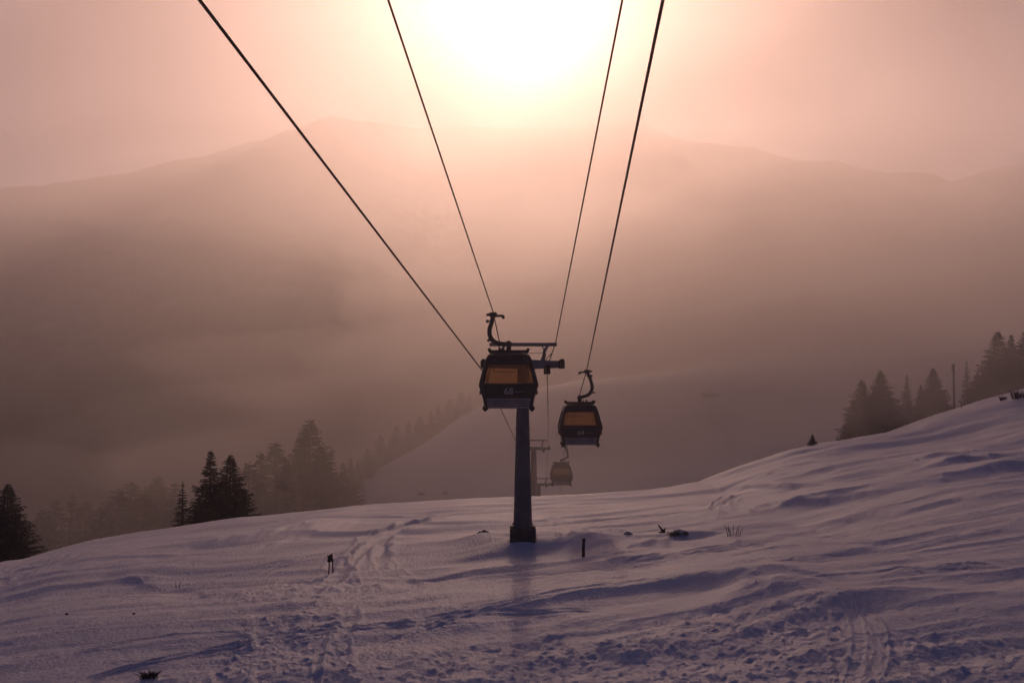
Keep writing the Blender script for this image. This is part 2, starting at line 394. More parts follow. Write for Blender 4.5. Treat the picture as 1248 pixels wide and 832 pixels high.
# snow banked up round the tower foot and rubble right of it
tw1 = at(636, 650, 45)
mound(608, 672, 1.6, .28); mound(645, 668, 1.2, .15); mound(590, 665, 1.2, .3); mound(690, 664, 2.2, .22, 1.5); mound(760, 662, 3, .28, 1.6)
mound(515, 700, 1.6, -.3, 1.5); mound(1030, 735, 3.0, .35, 1.0); mound(240, 725, 1.2, -.25, 1.2); mound(900, 650, 3, .2, 1.2)
rub = np.exp(-(((PX - 700) / 75) ** 2 + ((PY - 658) / 6) ** 2)); D += rub * .30 * np.maximum(0, fbm(XX / .5, YY / 1.2, 81, 3, .6))
D *= nearf
Dmax = None
snow = grid_mesh('snow_slope', XX, YY, Zb + D, M['snow']); tag(snow, kind='structure')
def Hd(x, y):
    """surface height with the snow detail"""
    if not (15.5 < y < 112): return Hs(x, y)
    j = int(np.clip(np.searchsorted(Yr, y), 0, len(Yr) - 1)); i = int(np.clip(np.searchsorted(U, x / y), 0, len(U) - 1))
    return float(Zb[j, i] + D[j, i])

gx = np.arange(-330, 331, 3.0); gy = np.arange(-150, 322, 3.0)
GX, GY = np.meshgrid(gx, gy); GZ = H(GX, GY)
inside = (np.abs(GX - .02 * GY) < .74 * GY - 2) & (GY > 17) & (GY < 110)
GZ = np.where(inside, GZ - 2.6, GZ - .3)
tag(grid_mesh('snow_field', GX, GY, GZ, M['snow']), kind='structure')
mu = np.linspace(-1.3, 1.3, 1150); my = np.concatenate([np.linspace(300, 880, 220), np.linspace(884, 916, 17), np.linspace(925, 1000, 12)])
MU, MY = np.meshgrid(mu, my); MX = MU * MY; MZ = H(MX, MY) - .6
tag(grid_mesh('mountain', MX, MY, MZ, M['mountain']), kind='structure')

# ------------------------------------------------------------------ haze
hb = MB(); hb.box((0, 540, 115), (4200, 1480, 430))
tag(hb.build('haze', volume_mat('haze_air', 0.0010, (.96, .86, .85), .79)), kind='stuff')

# ------------------------------------------------------------------ mist banks in the valley, and mist added to shape the sunlight
def mist(px, py, Y, rx_, ry_, rz_, dens, seed, g=.6, tilt=0, lump=.5):
    c = at(px, py, Y); m = MB()
    nu, nv = 48, 28; vs = []; fs = []
    tm_ = Matrix.Rotation(R(tilt), 3, 'Y'); o1 = seed * 7.7
    from mathutils import noise as mn
    for j in range(nv + 1):
        th = math.pi * j / nv
        for i in range(nu):
            f = 2 * math.pi * i / nu
            n_ = Vector((math.sin(th) * math.cos(f), math.sin(th) * math.sin(f), math.cos(th)))
            k = 1 + lump * (mn.noise(n_ * 1.7 + Vector((o1, 0, 0))) * 1.0 + mn.noise(n_ * 3.6 + Vector((0, o1, 0))) * .5)
            p_ = tm_ @ Vector((rx_ * k * n_.x, ry_ * k * n_.y, rz_ * k * n_.z))
            vs.append(tuple(c + p_))
    for j in range(nv):
        for i in range(nu):
            fs.append((j * nu + i, j * nu + nu + i, j * nu + nu + (i + 1) % nu, j * nu + (i + 1) % nu))
    m.add(vs, fs)
    o = m.build('mist_or_light_bank', volume_mat('valley_or_light_mist', dens, (.95, .85, .83), g), smooth=True)
    return tag(o, kind='stuff')
mist(820, 520, 215, 110, 80, 26, .004, 1)
mist(1050, 450, 240, 150, 90, 46, .005, 2, .6, -12)
mist(620, 540, 200, 50, 60, 20, .0015, 3)
mist(900, 430, 300, 110, 80, 50, .005, 5, .6, -15)
mist(645, 30, 165, 75, 55, 30, .0038, 6, .93, 8)  # added high in the sun's path: makes the glow, dims the snow
mist(650, 30, 180, 125, 50, 34, .0095, 8, .68, -6)  # wider bank added overhead to hold direct sun off the foreground
mist(600, 380, 540, 470, 420, 300, .00115, 9, .76, 0, .3)
mist(700, 560, 86, 24, 11, 7, .009, 10, .7)
mist(1135, 478, 93, 15, 5, 6, .045, 14, .6)
mist(140, 610, 88, 20, 7, 7, .012, 15, .6)
mist(830, 455, 165, 44, 36, 21, .006, 13, .65, -10)
mist(640, 300, 330, 62, 50, 90, .004, 11, .82, 18)  # upright plume shaped to stand in for the bright beam below the sun
mist(770, 280, 360, 40, 50, 110, .002, 12, .8, -30)  # tilted plume added to imitate a slanting light shaft

# ------------------------------------------------------------------ trees
def conifer(name, h, rbase, seed, gap=.0, dens=1.0, sparse_top=.0, lean=0):
    rnd = random.Random(seed)
    root = empty(name, (0, 0, 0))
    t = MB(); t.tube([(0, 0, -1.0), (0, 0, 0), (lean * .3, 0, h * .5), (lean, 0, h * .97)], [h * .020, h * .017, h * .010, .01], 7)
    t.build('trunk', M['trunk'], root)
    vs = []; fs = []
    def tri(a, b, c):
        o = len(vs); vs.extend([a, b, c]); fs.append((o, o + 1, o + 2))
    z = h * .04; lv = 0
    while z < h * .975:
        f = z / h
        r = rbase * (1 - f) ** (.95 + sparse_top) * (.80 + .40 * rnd.random()) + .05; ts = min(1.0, .25 + 1.6 * (1 - f))
        nb = max(4, int((9 - 3 * f) * dens))
        off = rnd.random() * 6.28
        for b in range(nb):
            if rnd.random() < gap: continue
            aa = off + 6.283 * b / nb + rnd.uniform(-.25, .25); L = r * rnd.uniform(.55, 1.12)
            dx, dy = math.cos(aa), math.sin(aa)
            droop = rnd.uniform(.28, .55) * (1 - 1.1 * f); up = rnd.uniform(0, .12)
            ns = max(3, int(L / .16)); zz = z + rnd.uniform(-.1, .1)
            base = Vector((lean * f, 0, zz))
            side = Vector((-dy, dx, 0))
            for k in range(1, ns + 1):
                q = k / ns
                p = base + Vector((dx * L * q, dy * L * q, -droop * L * q + (up + .22) * L * q * q))
                wv = (.09 * ts + .26 * L * (1 - q) ** .8 * q ** .3) * rnd.uniform(.7, 1.25)
                fw = Vector((dx, dy, -.2)) * rnd.uniform(.15, .3) * ts
                for sgn in (-1, 1):
                    tip = p + side * sgn * wv + fw + Vector((0, 0, -rnd.uniform(.04, .22) * ts - .12 * wv))
                    tri(p - Vector((dx, dy, 0)) * .09, p + Vector((dx, dy, 0)) * .08, tip)
                if rnd.random() < .8:      # hanging twig
                    tip = p + Vector((rnd.uniform(-.1, .1), rnd.uniform(-.1, .1), -rnd.uniform(.14, .36) * (1.1 - f)))
                    tri(p - side * .07 - fw * .3, p + side * .07 + fw * .3, tip)
            tri(p - side * .05, p + side * .05, p + Vector((dx * .2, dy * .2, .05)) * ts)
        z += h * (.021 + .012 * rnd.random()) / max(.7, dens) * (1 + sparse_top * f)
        lv += 1
    for k in range(14):
        a = k * 2.4; zz = h * (.90 + .09 * k / 14); tri(Vector((lean, 0, zz)), Vector((lean + .04, .03, zz + .06)), Vector((lean + math.cos(a) * .16, math.sin(a) * .16, zz + .10)))
    tri(Vector((lean - .03, 0, h * .93)), Vector((lean + .03, 0, h * .93)), Vector((lean, 0, h * 1.0)))
    tri(Vector((lean, -.03, h * .93)), Vector((lean, .03, h * .93)), Vector((lean, 0, h * 1.0)))
    m = MB(); m.v = [tuple(v) for v in vs]; m.f = fs
    m.build('crown', M['needles'], root)
    root['h0'] = h
    return root
protos = [conifer('spruce_tree', 9.0, 2.4, 3, .03, 1.5), conifer('spruce_tree', 9.0, 2.0, 5, .07, 1.3, .15),
          conifer('spruce_tree', 9.0, 2.6, 8, .08, 1.35, .3, .15), conifer('spruce_tree', 9.0, 1.5, 12, .12, .9, .45)]
used = set()
def tree(px, py_top, Y, kind, label, group=None, wid=1.0, rz=None, name='spruce_tree'):
    p = at(px, py_top, Y); g = Hs(p.x, p.y); h = p.z - g
    k = protos[kind]
    if kind in used: o = copy_tree(k)
    else: used.add(kind); o = k
    s = h / 9.0
    o.location = (p.x, p.y, g - .1); o.scale = (s * wid, s * wid, s); o.rotation_euler = (0, 0, rz if rz is not None else random.uniform(0, 6.28))
    if 'h0' in o: del o['h0']
    tag(o, label, 'tree', group); return o
# left foreground and trio
tree(10, 586, 67, 0, 'near black spruce with ragged spreading branches at the left edge of the photo', wid=1.7, rz=1)
tree(-12, 576, 70, 2, 'dark spruce half cut off by the left edge, behind the ragged near spruce', wid=1.5)
tree(257, 546, 75, 1, 'tallest of the dark spruces on the left brow, with an airy layered top', wid=1.6, rz=2)
tree(281, 551, 76, 0, 'dense dark spruce right beside the tallest one on the left brow', wid=1.6)
tree(223, 583, 73, 3, 'slim shorter spruce with thin spiky top, left in the dark group on the brow', wid=1.7)
tree(243, 600, 73, 1, 'low dark spruce filling the gap between slim spruce and tallest spruce', wid=1.3)
tree(297, 602, 74, 2, 'low broad spruce under the right side of the dark brow group', wid=1.2)
# right cluster
tree(990, 527, 79, 0, 'tiny lone spruce standing by itself on the snowy brow', wid=1.7)
tree(1050, 461, 100, 0, 'left spruce of the hazy pair leaning together above the right brow', wid=1.6)
tree(1073, 449, 101, 0, 'taller right spruce of the hazy pair above the right brow', wid=1.6)
tree(1104, 455, 135, 2, 'faint bare looking tree in the gap between hazy pair and pointed spruce', wid=.9)
tree(1137, 446, 101, 0, 'pointed single spruce with narrow peak left of the bare pole', wid=1.6)
tree(1122, 466, 103, 0, 'lower spruce hugging the left side of the pointed single spruce', wid=.9)
tree(1094, 495, 102, 0, 'short spruce low in the gap right of the hazy pair', wid=1.6)
tree(1040, 486, 99, 1, 'low outermost spruce at the left foot of the hazy pair', wid=1.7)
tree(1063, 476, 104, 1, 'half hidden spruce filling the middle between the hazy pair', wid=1.6)
tree(1084, 478, 103, 1, 'shoulder high spruce tucked against the right side of the hazy pair', wid=1.7)
tree(1149, 474, 104, 1, 'lower spruce hugging the right side of the pointed single spruce', wid=1.7)
tree(1178, 436, 106, 3, 'thin topped spruce just right of the bare pole', wid=1.3)
tree(1191, 452, 105, 0, 'short hazy spruce between thin topped spruce and the tall right mass', wid=1.6)
for px, py, Y, k, l, wd in [(1216, 402, 110, 0, 'leftmost tall spruce of the dark mass at the right edge', 1.7), (1232, 406, 112, 1, 'second spruce inside the dark mass at the right edge', 1.7),
                        (1252, 397, 111, 0, 'highest spruce cut by the right edge of the photo', 1.6), (1206, 436, 108, 2, 'lower spruce skirting the left foot of the right edge mass', 1.0),
                        (1238, 440, 112, 1, 'near lower spruce below the highest one at the right edge', 1.3)]:
    tree(px, py, Y, k, l, 'spruces massed at the right edge', wd)
ORD = ['first', 'second', 'third', 'fourth', 'fifth', 'sixth', 'seventh', 'eighth', 'ninth', 'tenth', 'eleventh', 'twelfth', 'thirteenth', 'fourteenth', 'fifteenth', 'sixteenth', 'seventeenth', 'eighteenth', 'nineteenth', 'twentieth', 'twenty-first', 'twenty-second', 'twenty-third', 'twenty-fourth']
def row(spots, fmt, group):
    spots = sorted(spots)
    for i, (px, py, Y, k, wd) in enumerate(spots): tree(px, py, Y, k, fmt % ORD[i], group, wd * 1.35)
row([(a_, b_ - 4, c_ * 1.2, d_, e_ * 1.25) for a_, b_, c_, d_, e_ in [(52, 622, 150, 0, 1), (68, 610, 165, 1, 1.1), (88, 603, 160, 3, 1.1), (104, 612, 170, 0, 1.0), (124, 618, 150, 1, 1.2), (146, 596, 155, 0, 1.1), (160, 588, 165, 1, 1.3), (176, 600, 158, 0, 1.1),
     (192, 582, 170, 0, 1.1), (208, 590, 165, 2, 1.0), (40, 636, 140, 1, 1), (136, 636, 135, 3, 1.2)]],
    'dim spruce in the dark wooded hollow far left, %s from the left edge', 'spruces in the hollow behind the left brow')
row([(304, 560, 175, 0, 1.0), (318, 548, 185, 1, 1.1), (336, 536, 190, 0, 1.1), (352, 556, 180, 2, .9), (366, 530, 195, 1, 1.1), (378, 508, 200, 0, 1.2), (392, 540, 190, 0, 1.0), (404, 545, 195, 3, 1.2),
     (418, 562, 200, 1, 1.1), (428, 556, 210, 2, .9), (344, 580, 165, 0, 1.1), (385, 565, 185, 1, 1.2), (318, 585, 165, 0, 1.1), (368, 575, 180, 0, 1.1)],
    'tall misty spruce of the stand behind the snow crest, %s from the left', 'misty spruces behind the snow crest')
row([(448, 545, 225, 0, 1.2), (464, 528, 234, 0, 1.1), (484, 517, 236, 0, 1.2), (474, 536, 232, 1, 1.1), (498, 512, 240, 1, 1.1), (512, 505, 244, 0, 1.1), (524, 498, 246, 2, .9), (534, 492, 250, 1, 1.2),
     (548, 485, 252, 0, 1.2), (562, 476, 256, 0, 1.3), (572, 480, 252, 1, 1.1), (436, 560, 220, 1, 1.1), (556, 492, 244, 1, 1.1)],
    'faint spruce along the edge of the foggy piste, %s up the slope', 'faint spruces edging the foggy piste')
for i, k in enumerate(protos):
    if i not in used:
        for ch in list(k.children): bpy.data.objects.remove(ch)
        bpy.data.objects.remove(k)

# ------------------------------------------------------------------ lift towers
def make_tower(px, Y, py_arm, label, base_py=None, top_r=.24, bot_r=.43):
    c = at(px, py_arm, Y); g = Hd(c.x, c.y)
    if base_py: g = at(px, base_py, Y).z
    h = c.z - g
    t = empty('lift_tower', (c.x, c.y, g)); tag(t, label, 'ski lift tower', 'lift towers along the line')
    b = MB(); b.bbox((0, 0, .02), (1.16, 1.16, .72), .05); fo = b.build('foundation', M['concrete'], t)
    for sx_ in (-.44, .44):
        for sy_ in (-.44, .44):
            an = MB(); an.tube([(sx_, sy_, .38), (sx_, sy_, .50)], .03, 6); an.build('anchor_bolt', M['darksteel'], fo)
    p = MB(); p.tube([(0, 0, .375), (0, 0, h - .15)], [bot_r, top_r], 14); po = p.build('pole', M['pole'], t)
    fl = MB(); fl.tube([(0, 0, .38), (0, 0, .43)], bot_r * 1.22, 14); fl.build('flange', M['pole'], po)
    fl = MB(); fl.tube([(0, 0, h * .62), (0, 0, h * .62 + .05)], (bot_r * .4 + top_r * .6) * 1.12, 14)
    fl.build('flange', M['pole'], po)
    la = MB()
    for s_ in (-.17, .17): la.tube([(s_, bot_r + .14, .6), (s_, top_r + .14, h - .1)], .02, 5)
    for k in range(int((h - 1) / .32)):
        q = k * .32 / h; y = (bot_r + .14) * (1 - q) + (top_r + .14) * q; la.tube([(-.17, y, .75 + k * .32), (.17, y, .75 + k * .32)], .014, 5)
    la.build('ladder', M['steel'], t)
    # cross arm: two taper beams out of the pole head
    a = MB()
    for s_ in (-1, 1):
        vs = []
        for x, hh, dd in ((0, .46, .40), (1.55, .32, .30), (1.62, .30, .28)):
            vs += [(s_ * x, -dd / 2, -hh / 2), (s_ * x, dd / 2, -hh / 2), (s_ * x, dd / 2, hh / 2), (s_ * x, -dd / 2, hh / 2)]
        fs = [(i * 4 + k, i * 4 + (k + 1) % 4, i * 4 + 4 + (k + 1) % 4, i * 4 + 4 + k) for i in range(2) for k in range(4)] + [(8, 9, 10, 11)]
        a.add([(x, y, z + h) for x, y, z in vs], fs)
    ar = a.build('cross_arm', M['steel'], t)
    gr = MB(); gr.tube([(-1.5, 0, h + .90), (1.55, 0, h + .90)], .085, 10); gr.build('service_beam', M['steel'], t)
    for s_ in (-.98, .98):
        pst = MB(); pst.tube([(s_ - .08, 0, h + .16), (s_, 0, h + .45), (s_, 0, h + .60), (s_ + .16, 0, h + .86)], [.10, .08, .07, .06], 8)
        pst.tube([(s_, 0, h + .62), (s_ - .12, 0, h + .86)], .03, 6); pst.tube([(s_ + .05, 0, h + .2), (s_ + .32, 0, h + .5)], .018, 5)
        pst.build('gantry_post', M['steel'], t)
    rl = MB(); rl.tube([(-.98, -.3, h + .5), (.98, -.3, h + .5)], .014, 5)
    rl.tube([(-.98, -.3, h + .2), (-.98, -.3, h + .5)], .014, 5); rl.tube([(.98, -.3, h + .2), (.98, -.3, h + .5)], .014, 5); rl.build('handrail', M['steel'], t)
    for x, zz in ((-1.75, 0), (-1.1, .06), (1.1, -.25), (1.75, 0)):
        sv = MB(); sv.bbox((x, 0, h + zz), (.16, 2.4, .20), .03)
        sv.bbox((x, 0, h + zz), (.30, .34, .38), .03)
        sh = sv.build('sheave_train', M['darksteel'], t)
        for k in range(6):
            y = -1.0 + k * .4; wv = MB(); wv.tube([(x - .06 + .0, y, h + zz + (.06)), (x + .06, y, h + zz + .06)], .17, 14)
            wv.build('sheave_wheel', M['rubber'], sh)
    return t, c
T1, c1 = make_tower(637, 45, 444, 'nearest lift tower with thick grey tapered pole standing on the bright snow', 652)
T2, c2 = make_tower(650.5, 114, 546, 'misty second lift tower fading in fog behind the snow crest', None, .30, .47)
T3, c3 = make_tower(657, 150, 590, 'faintest lift tower, only its arms showing above the crest beside the misty tower')

# ------------------------------------------------------------------ gondolas
LV = [(0, .90, .88), (.12, .95, .94), (.40, .99, .99), (.92, 1.15, 1.10), (1.20, 1.09, 1.08), (1.72, .96, 1.0), (1.93, .89, .95), (2.10, .80, .86), (2.19, .66, .74)]
def sec(z):
    zs = [l[0] for l in LV]
    return float(np.interp(z, zs, [l[1] for l in LV])), float(np.interp(z, zs, [l[2] for l in LV]))
def ring(z, inset=0, rad=.2, n=5):
    w_, d_ = sec(z); w_ -= inset; d_ -= inset; r = max(.02, rad - inset); out = []
    for cx_, cy2, a0 in ((w_ - r, d_ - r, 0), (-w_ + r, d_ - r, 90), (-w_ + r, -d_ + r, 180), (w_ - r, -d_ + r, 270)):
        for k in range(n):
            a = R(a0 + 90 * k / (n - 1)); out.append((cx_ + r * math.cos(a), cy2 + r * math.sin(a), z))
    return out
def shell(m, zs, inset=0, th=.04, capb=False, capt=False):
    rs = [ring(z, inset) for z in zs] + [ring(z, inset + th) for z in reversed(zs)]
    n = len(rs[0]); vs = [p for r in rs for p in r]; fs = []
    K = len(rs)
    for i in range(K):
        j = (i + 1) % K
        for k in range(n): l = (k + 1) % n; fs.append((i * n + k, i * n + l, j * n + l, j * n + k))
    m.add(vs, fs)
    if capb: o = len(m.v); m.add(rs[0], [tuple(range(n - 1, -1, -1))])
    if capt: m.add(rs[len(zs) - 1], [tuple(range(n))])
def make_gondola(arm, grip_pt, number, sgn):
    g = empty('gondola_cabin', (0, 0, 0))
    m = MB(); shell(m, [.0, .03, .12, .24, .40], 0, .05, True); kp = m.build('kick_panel', M['cabin_grey'], g)
    m = MB()
    for z in (.10, .20, .30): m.tube([(p[0] * 1.006, p[1] * 1.006, z) for p in ring(z)] + [tuple(c * (1.006 if i < 2 else 1) for i, c in enumerate(ring(z)[0]))], .012, 5)
    m.build('rib', M['darksteel'], kp)
    m = MB(); shell(m, [.405, .55, .75, .92, .96], 0, .05); lb = m.build('lower_panel', M['black'], g)
    m = MB(); shell(m, [.395, .42, .45], -.02, .03); m.build('belt_rail', M['cabin_frame'], g)
    m = MB(); shell(m, [.925, .95, .985], -.012, .06); m.build('sill_rail', M['cabin_frame'], g)
    m = MB(); w_, d_ = sec(.06); m.box((0, 0, .09), (2 * w_ - .12, 2 * d_ - .12, .05)); m.build('floor', M['darksteel'], g)
    m = MB(); shell(m, [1.76, 1.82, 1.93, 2.02], 0, .05); m.build('header', M['cabin_frame'], g)
    m = MB(); shell(m, [2.025, 2.10, 2.17, 2.19], -.015, .06, False, True); rf = m.build('roof', M['cabin_frame'], g)
    for s1 in (-1, 1):
        for s2 in (-1, 1):
            m = MB(); pts = []
            for z in (.02, .12, .40, .66, .92, 1.20, 1.46, 1.72, 1.95, 2.08):
                a, b = sec(z); pts.append((s1 * (a - .06), s2 * (b - .06), z))
            m.tube(pts, [.07, .075, .08, .085, .085, .075, .07, .068, .07, .07], 8); m.build('corner_post', M['cabin_frame'], g, True)
            m = MB(); a, b = sec(0); m.tube([(s1 * (a - .02), s2 * (b - .05), -.10), (s1 * (a + .05), s2 * (b - .05), .0), (s1 * (a + .06), s2 * (b - .05), .09)], [.06, .085, .06], 8)
            m.build('bumper', M['rubber'], g, True)
    # windows
    def pane(name, front, s):
        m = MB(); z0, z1 = .955, 1.80; a0, b0 = sec(z0); a1_, b1 = sec(z1); vs = []
        for (e, th) in ((.03, 0), (.045, 1)):
            for z, a, b in ((z0, a0, b0), (z1, a1_, b1)):
                if front: vs += [(-(a - .10), s * (b - e), z), ((a - .10), s * (b - e), z)]
                else: vs += [(s * (a - e), -(b - .10), z), (s * (a - e), (b - .10), z)]
        m.add(vs, [(0, 1, 3, 2), (4, 6, 7, 5), (0, 4, 5, 1), (2, 3, 7, 6), (0, 2, 6, 4), (1, 5, 7, 3)])
        return m.build(name, M['glass'], g)
    for s in (-1, 1):
        wi = pane('window', True, s)
        fr = MB(); a0, b0 = sec(.97); a1_, b1 = sec(1.71)
        for k in (-1, 1): fr.tube([(k * (a0 - .26), s * (b0 - .07), .97), (k * (a1_ - .24), s * (b1 - .07), 1.78)], .015, 6)
        fr.build('frame', M['cabin_frame'], wi)
        dw = pane('door_window', False, s)
        fr = MB(); a0, _ = sec(.45); a1_, _ = sec(.93); a2_, _ = sec(1.98)
        for k in (-.03, .03): fr.tube([(s * (a0 + .01), k, .45), (s * (a1_ + .015), k, .93), (s * (a2_ + .01), k, 1.98)], .018, 6)
        fr.build('door_edge', M['rubber'], dw)
    # inside: benches, grab rail, pillar
    for s in (-1, 1):
        m = MB(); m.bbox((0, s * .72, .50), (1.5, .42, .10), .03); m.bbox((0, s * .93, .74), (1.5, .08, .40), .03); m.build('bench', M['seat'], g)
    m = MB(); a = -sgn
    m.tube([(-.74, .80, 1.70), (-.60, .82, 1.50), (-.56, .82, 1.47), (.26, .82, 1.47)], .022, 6); m.build('grab_rail', M['darksteel'], g)
    # ski racks outside doors
    for s in (-1, 1):
        m = MB(); a, _ = sec(.6)
        for y in (-.75, .75): m.box((s * (a + .05), y, .62), (.09, .30, .14))
        m.build('ski_rack', M['rubber'], g)
    # roof furniture
    m = MB()
    for y in (-.42, .42): m.bbox((0, y, 2.25), (1.46, .12, .12), .02)
    m.bbox((0, 0, 2.27), (.5, .95, .06), .01)
    rr = m.build('roof_rail', M['darksteel'], g)
    for s in (-1, 1):
        m = MB(); m.tube([(s * .70, -.45, 2.22), (s * .76, -.45, 2.30), (s * .80, -.45, 2.37)], [.06, .07, .05], 7)
        m.tube([(s * .70, .45, 2.22), (s * .76, .45, 2.30), (s * .80, .45, 2.37)], [.06, .07, .05], 7); m.build('rail_cap', M['rubber'], rr)
    m = MB(); m.tube([(-sgn * .38, 0, 2.30), (-sgn * .36, 0, 2.42)], .05, 6); m.build('damper', M['darksteel'], rr); m = MB(); m.tube([(-sgn * .2, .1, 2.3), (-sgn * .2, .1, 2.40)], .04, 6)
    m.build('damper', M['darksteel'], rr)
    # hanger
    ap = smooth_pts(arm, 5); n = len(ap)
    m = MB(); m.tube(ap, [.085 + .01 * math.sin(3 * i / n) for i in range(n)], 10)
    ha = m.build('hanger_arm', M['darksteel'], g, True)
    m = MB(); e = arm[-1]; m.bbox((0, 0, (e[2] + 2.25) / 2), (.20, .34, e[2] - 2.25 + .10), .03); m.tube([(0, -.28, e[2]), (0, .28, e[2])], .13, 10); m.build('suspension_joint', M['darksteel'], ha)
    m = MB(); gx_, gz_ = grip_pt
    m.bbox((gx_, 0, gz_ - .06), (.30, .55, .18), .03); m.bbox((gx_ + sgn * .25, 0, gz_ - .10), (.34, .14, .09), .02); m.bbox((gx_ - sgn * .18, .1, gz_ - .05), (.22, .16, .10), .02)
    m.tube([(gx_ + sgn * .40, -.05, gz_ - .16), (gx_ + sgn * .40, .05, gz_ - .16)], .07, 8)
    gp = m.build('cable_grip', M['darksteel'], ha)
    m = MB(); m.tube([(gx_ - sgn * .22, 0, gz_ - .32), (gx_ + sgn * .02, 0, gz_ - .30)], .035, 6); m.tube([(gx_ - sgn * .24, -.06, gz_ - .32), (gx_ - sgn * .24, .06, gz_ - .32)], .07, 8)
    m.build('guide_roller', M['darksteel'], ha); m = MB()
    mid = ap[int(n * .62)]; m.tube([(mid.x - sgn * .02, 0, mid.z), (mid.x - sgn * .20, 0, mid.z + .04)], .025, 6); m.tube([(mid.x - sgn * .22, -.05, mid.z + .04), (mid.x - sgn * .22, .05, mid.z + .04)], .06, 8)
    m.build('guide_roller', M['darksteel'], ha)
    m = MB(); e2 = (e[0] + sgn * .9, 0, e[2] - .02)
    # number
    cu = bpy.data.curves.new('number', 'FONT'); cu.body = number; cu.size = .36; cu.extrude = .004; cu.align_x = 'CENTER'
    to = bpy.data.objects.new('tmp', cu); COL.objects.link(to); bpy.context.view_layer.update()
    me = bpy.data.meshes.new_from_object(to); bpy.data.objects.remove(to)
    a, b = sec(.55); a2_, b2 = sec(.9); tilt = math.atan2(b2 - b, .35)
    me.transform(Matrix.Translation((0, -(b + .035), .56)) @ Matrix.Rotation(R(90) + tilt, 4, 'X'))
    me.materials.append(M['white']); no = bpy.data.objects.new('cabin_number', me); COL.objects.link(no); no.parent = g
    st = MB(); a, b = sec(.66); st.box((.42, -(b + .012), .655), (.42, .006, .022), Matrix.Rotation(0, 3, 'X')); st.build('pale_stripe', M['cabin_grey'], g)
    return g
armA = [(-.64, 0, 3.74), (-.68, 0, 3.45), (-.77, 0, 3.15), (-.74, 0, 2.85), (-.55, 0, 2.64), (-.28, 0, 2.57), (0, 0, 2.56)]
armB = [(.42, 0, 3.95), (.55, 0, 3.65), (.66, 0, 3.30), (.68, 0, 3.0), (.52, 0, 2.72), (.25, 0, 2.60), (0, 0, 2.54)]
def place(g, px, py_bottom, Y, label):
    p = at(px, py_bottom, Y); g.location = p; tag(g, label, 'gondola', 'gondolas riding the lift line'); return p
G1 = make_gondola(armA, (-.62, 3.80), '68', 1); p1 = place(G1, 620, 497, 40, 'largest gondola with amber window, hanging in front of the near tower')
G2 = make_gondola(armB, (.40, 4.02), '64', -1); p2 = place(G2, 706.5, 541, 54.5, 'second gondola hanging just right of the near tower')
G3 = copy_tree(G2); p3 = place(G3, 684, 590, 104, 'small pale gondola fading in fog below the second gondola')
G3.scale = (1.0, 1.0, 1.0)
for ch in list(G3.children):
    if ch.name.startswith(('cabin_number', 'pale_stripe')): bpy.data.objects.remove(ch)

# ------------------------------------------------------------------ ropes
def rope(pts, r, label):
    m = MB(); m.tube(pts, r, 8); o = m.build('lift_cable', M['rope'], smooth=True)
    return tag(o, label, 'cable', 'lift cables running overhead')
def back(p, q, Y):
    """extend the line q->p back to depth Y"""
    t = (Y - p.y) / (p.y - q.y); return p + (p - q) * t
a0 = at(243, 0, 15); aT = Vector((c1.x - 1.75, 45, c1.z - .02 + .06 - .2))
aT = at(589, 453, 45)
rope([back(a0, aT, -14), a0, aT, Vector((c1.x - 1.75, 46.2, aT.z - .1)), Vector((c2.x - 1.75, 114, c2.z + .2)), Vector((c3.x - 1.75, 150, c3.z + .2))], .029, 'thick dark cable sweeping from top left to the left end of the near tower')
b0 = at(473, 0, 17); bG = p1 + Vector((-.62, 0, 3.82)); bT = at(609, 418, 44.7)
rope([back(b0, bG, -14), b0, bG, bT, Vector((c1.x - 1.1, 45, c1.z - .02))], .022, 'thin cable left of the sun that carries the largest gondola')
q0 = at(758.5, 0, 18); qT = at(677, 418, 44.6)
rope([back(q0, qT, -14), q0, qT, at(670.5, 437, 44.8), Vector((c1.x + 1.1, 45.0, c1.z - .02)), at(668.5, 532, 114), Vector((c3.x + 1.1, 150, c3.z + .25))], .022, 'thin cable right of the sun running down onto the near tower beam')
d0 = at(808, 0, 15); dG = p2 + Vector((.40, 0, 4.04)); dH = p3 + Vector((.40, 0, 4.04))
rope([back(d0, dG, -14), d0, dG, dH, at(684, 598, 150)], .029, 'thick rightmost cable that carries the second gondola')

# ------------------------------------------------------------------ small things on the snow
def post(px, py_b, py_t, Y0, name, label, cat, r, m_, extra=None):
    g = ground_at(px, py_b) if Y0 is None else Vector((at(px, py_b, Y0).x, Y0, 0))
    z = Hd(g.x, g.y); top = at(px, py_t, g.y).z
    o = empty(name, (g.x, g.y, z)); tag(o, label, cat); h = top - z
    m = MB(); m.tube([(0, 0, -.3), (0, 0, h * .5), (.02, 0, h)], [r, r * .95, r * .85], 8); m.build('shaft', m_, o)
    if extra: extra(o, h)
    return o
def cap_fn(o, h):
    m = MB(); m.bbox((.02, 0, h - .03), (.17, .16, .06), .02); m.build('cap', M['wood'], o)
post(711, 677, 656, None, 'marker_post', 'short dark post sticking out of the snow right of the near tower', 'post', .07, M['wood'], cap_fn)
def pole_fn(o, h):
    m = MB(); m.bbox((-.05, 0, h - .45), (.24, .2, .5), .03); m.build('lamp_head', M['darksteel'], o)
post(1163, 506, 443, 100, 'slope_pole', 'tall bare pole standing among the hazy spruces on the right', 'pole', .13, M['wood'], pole_fn)
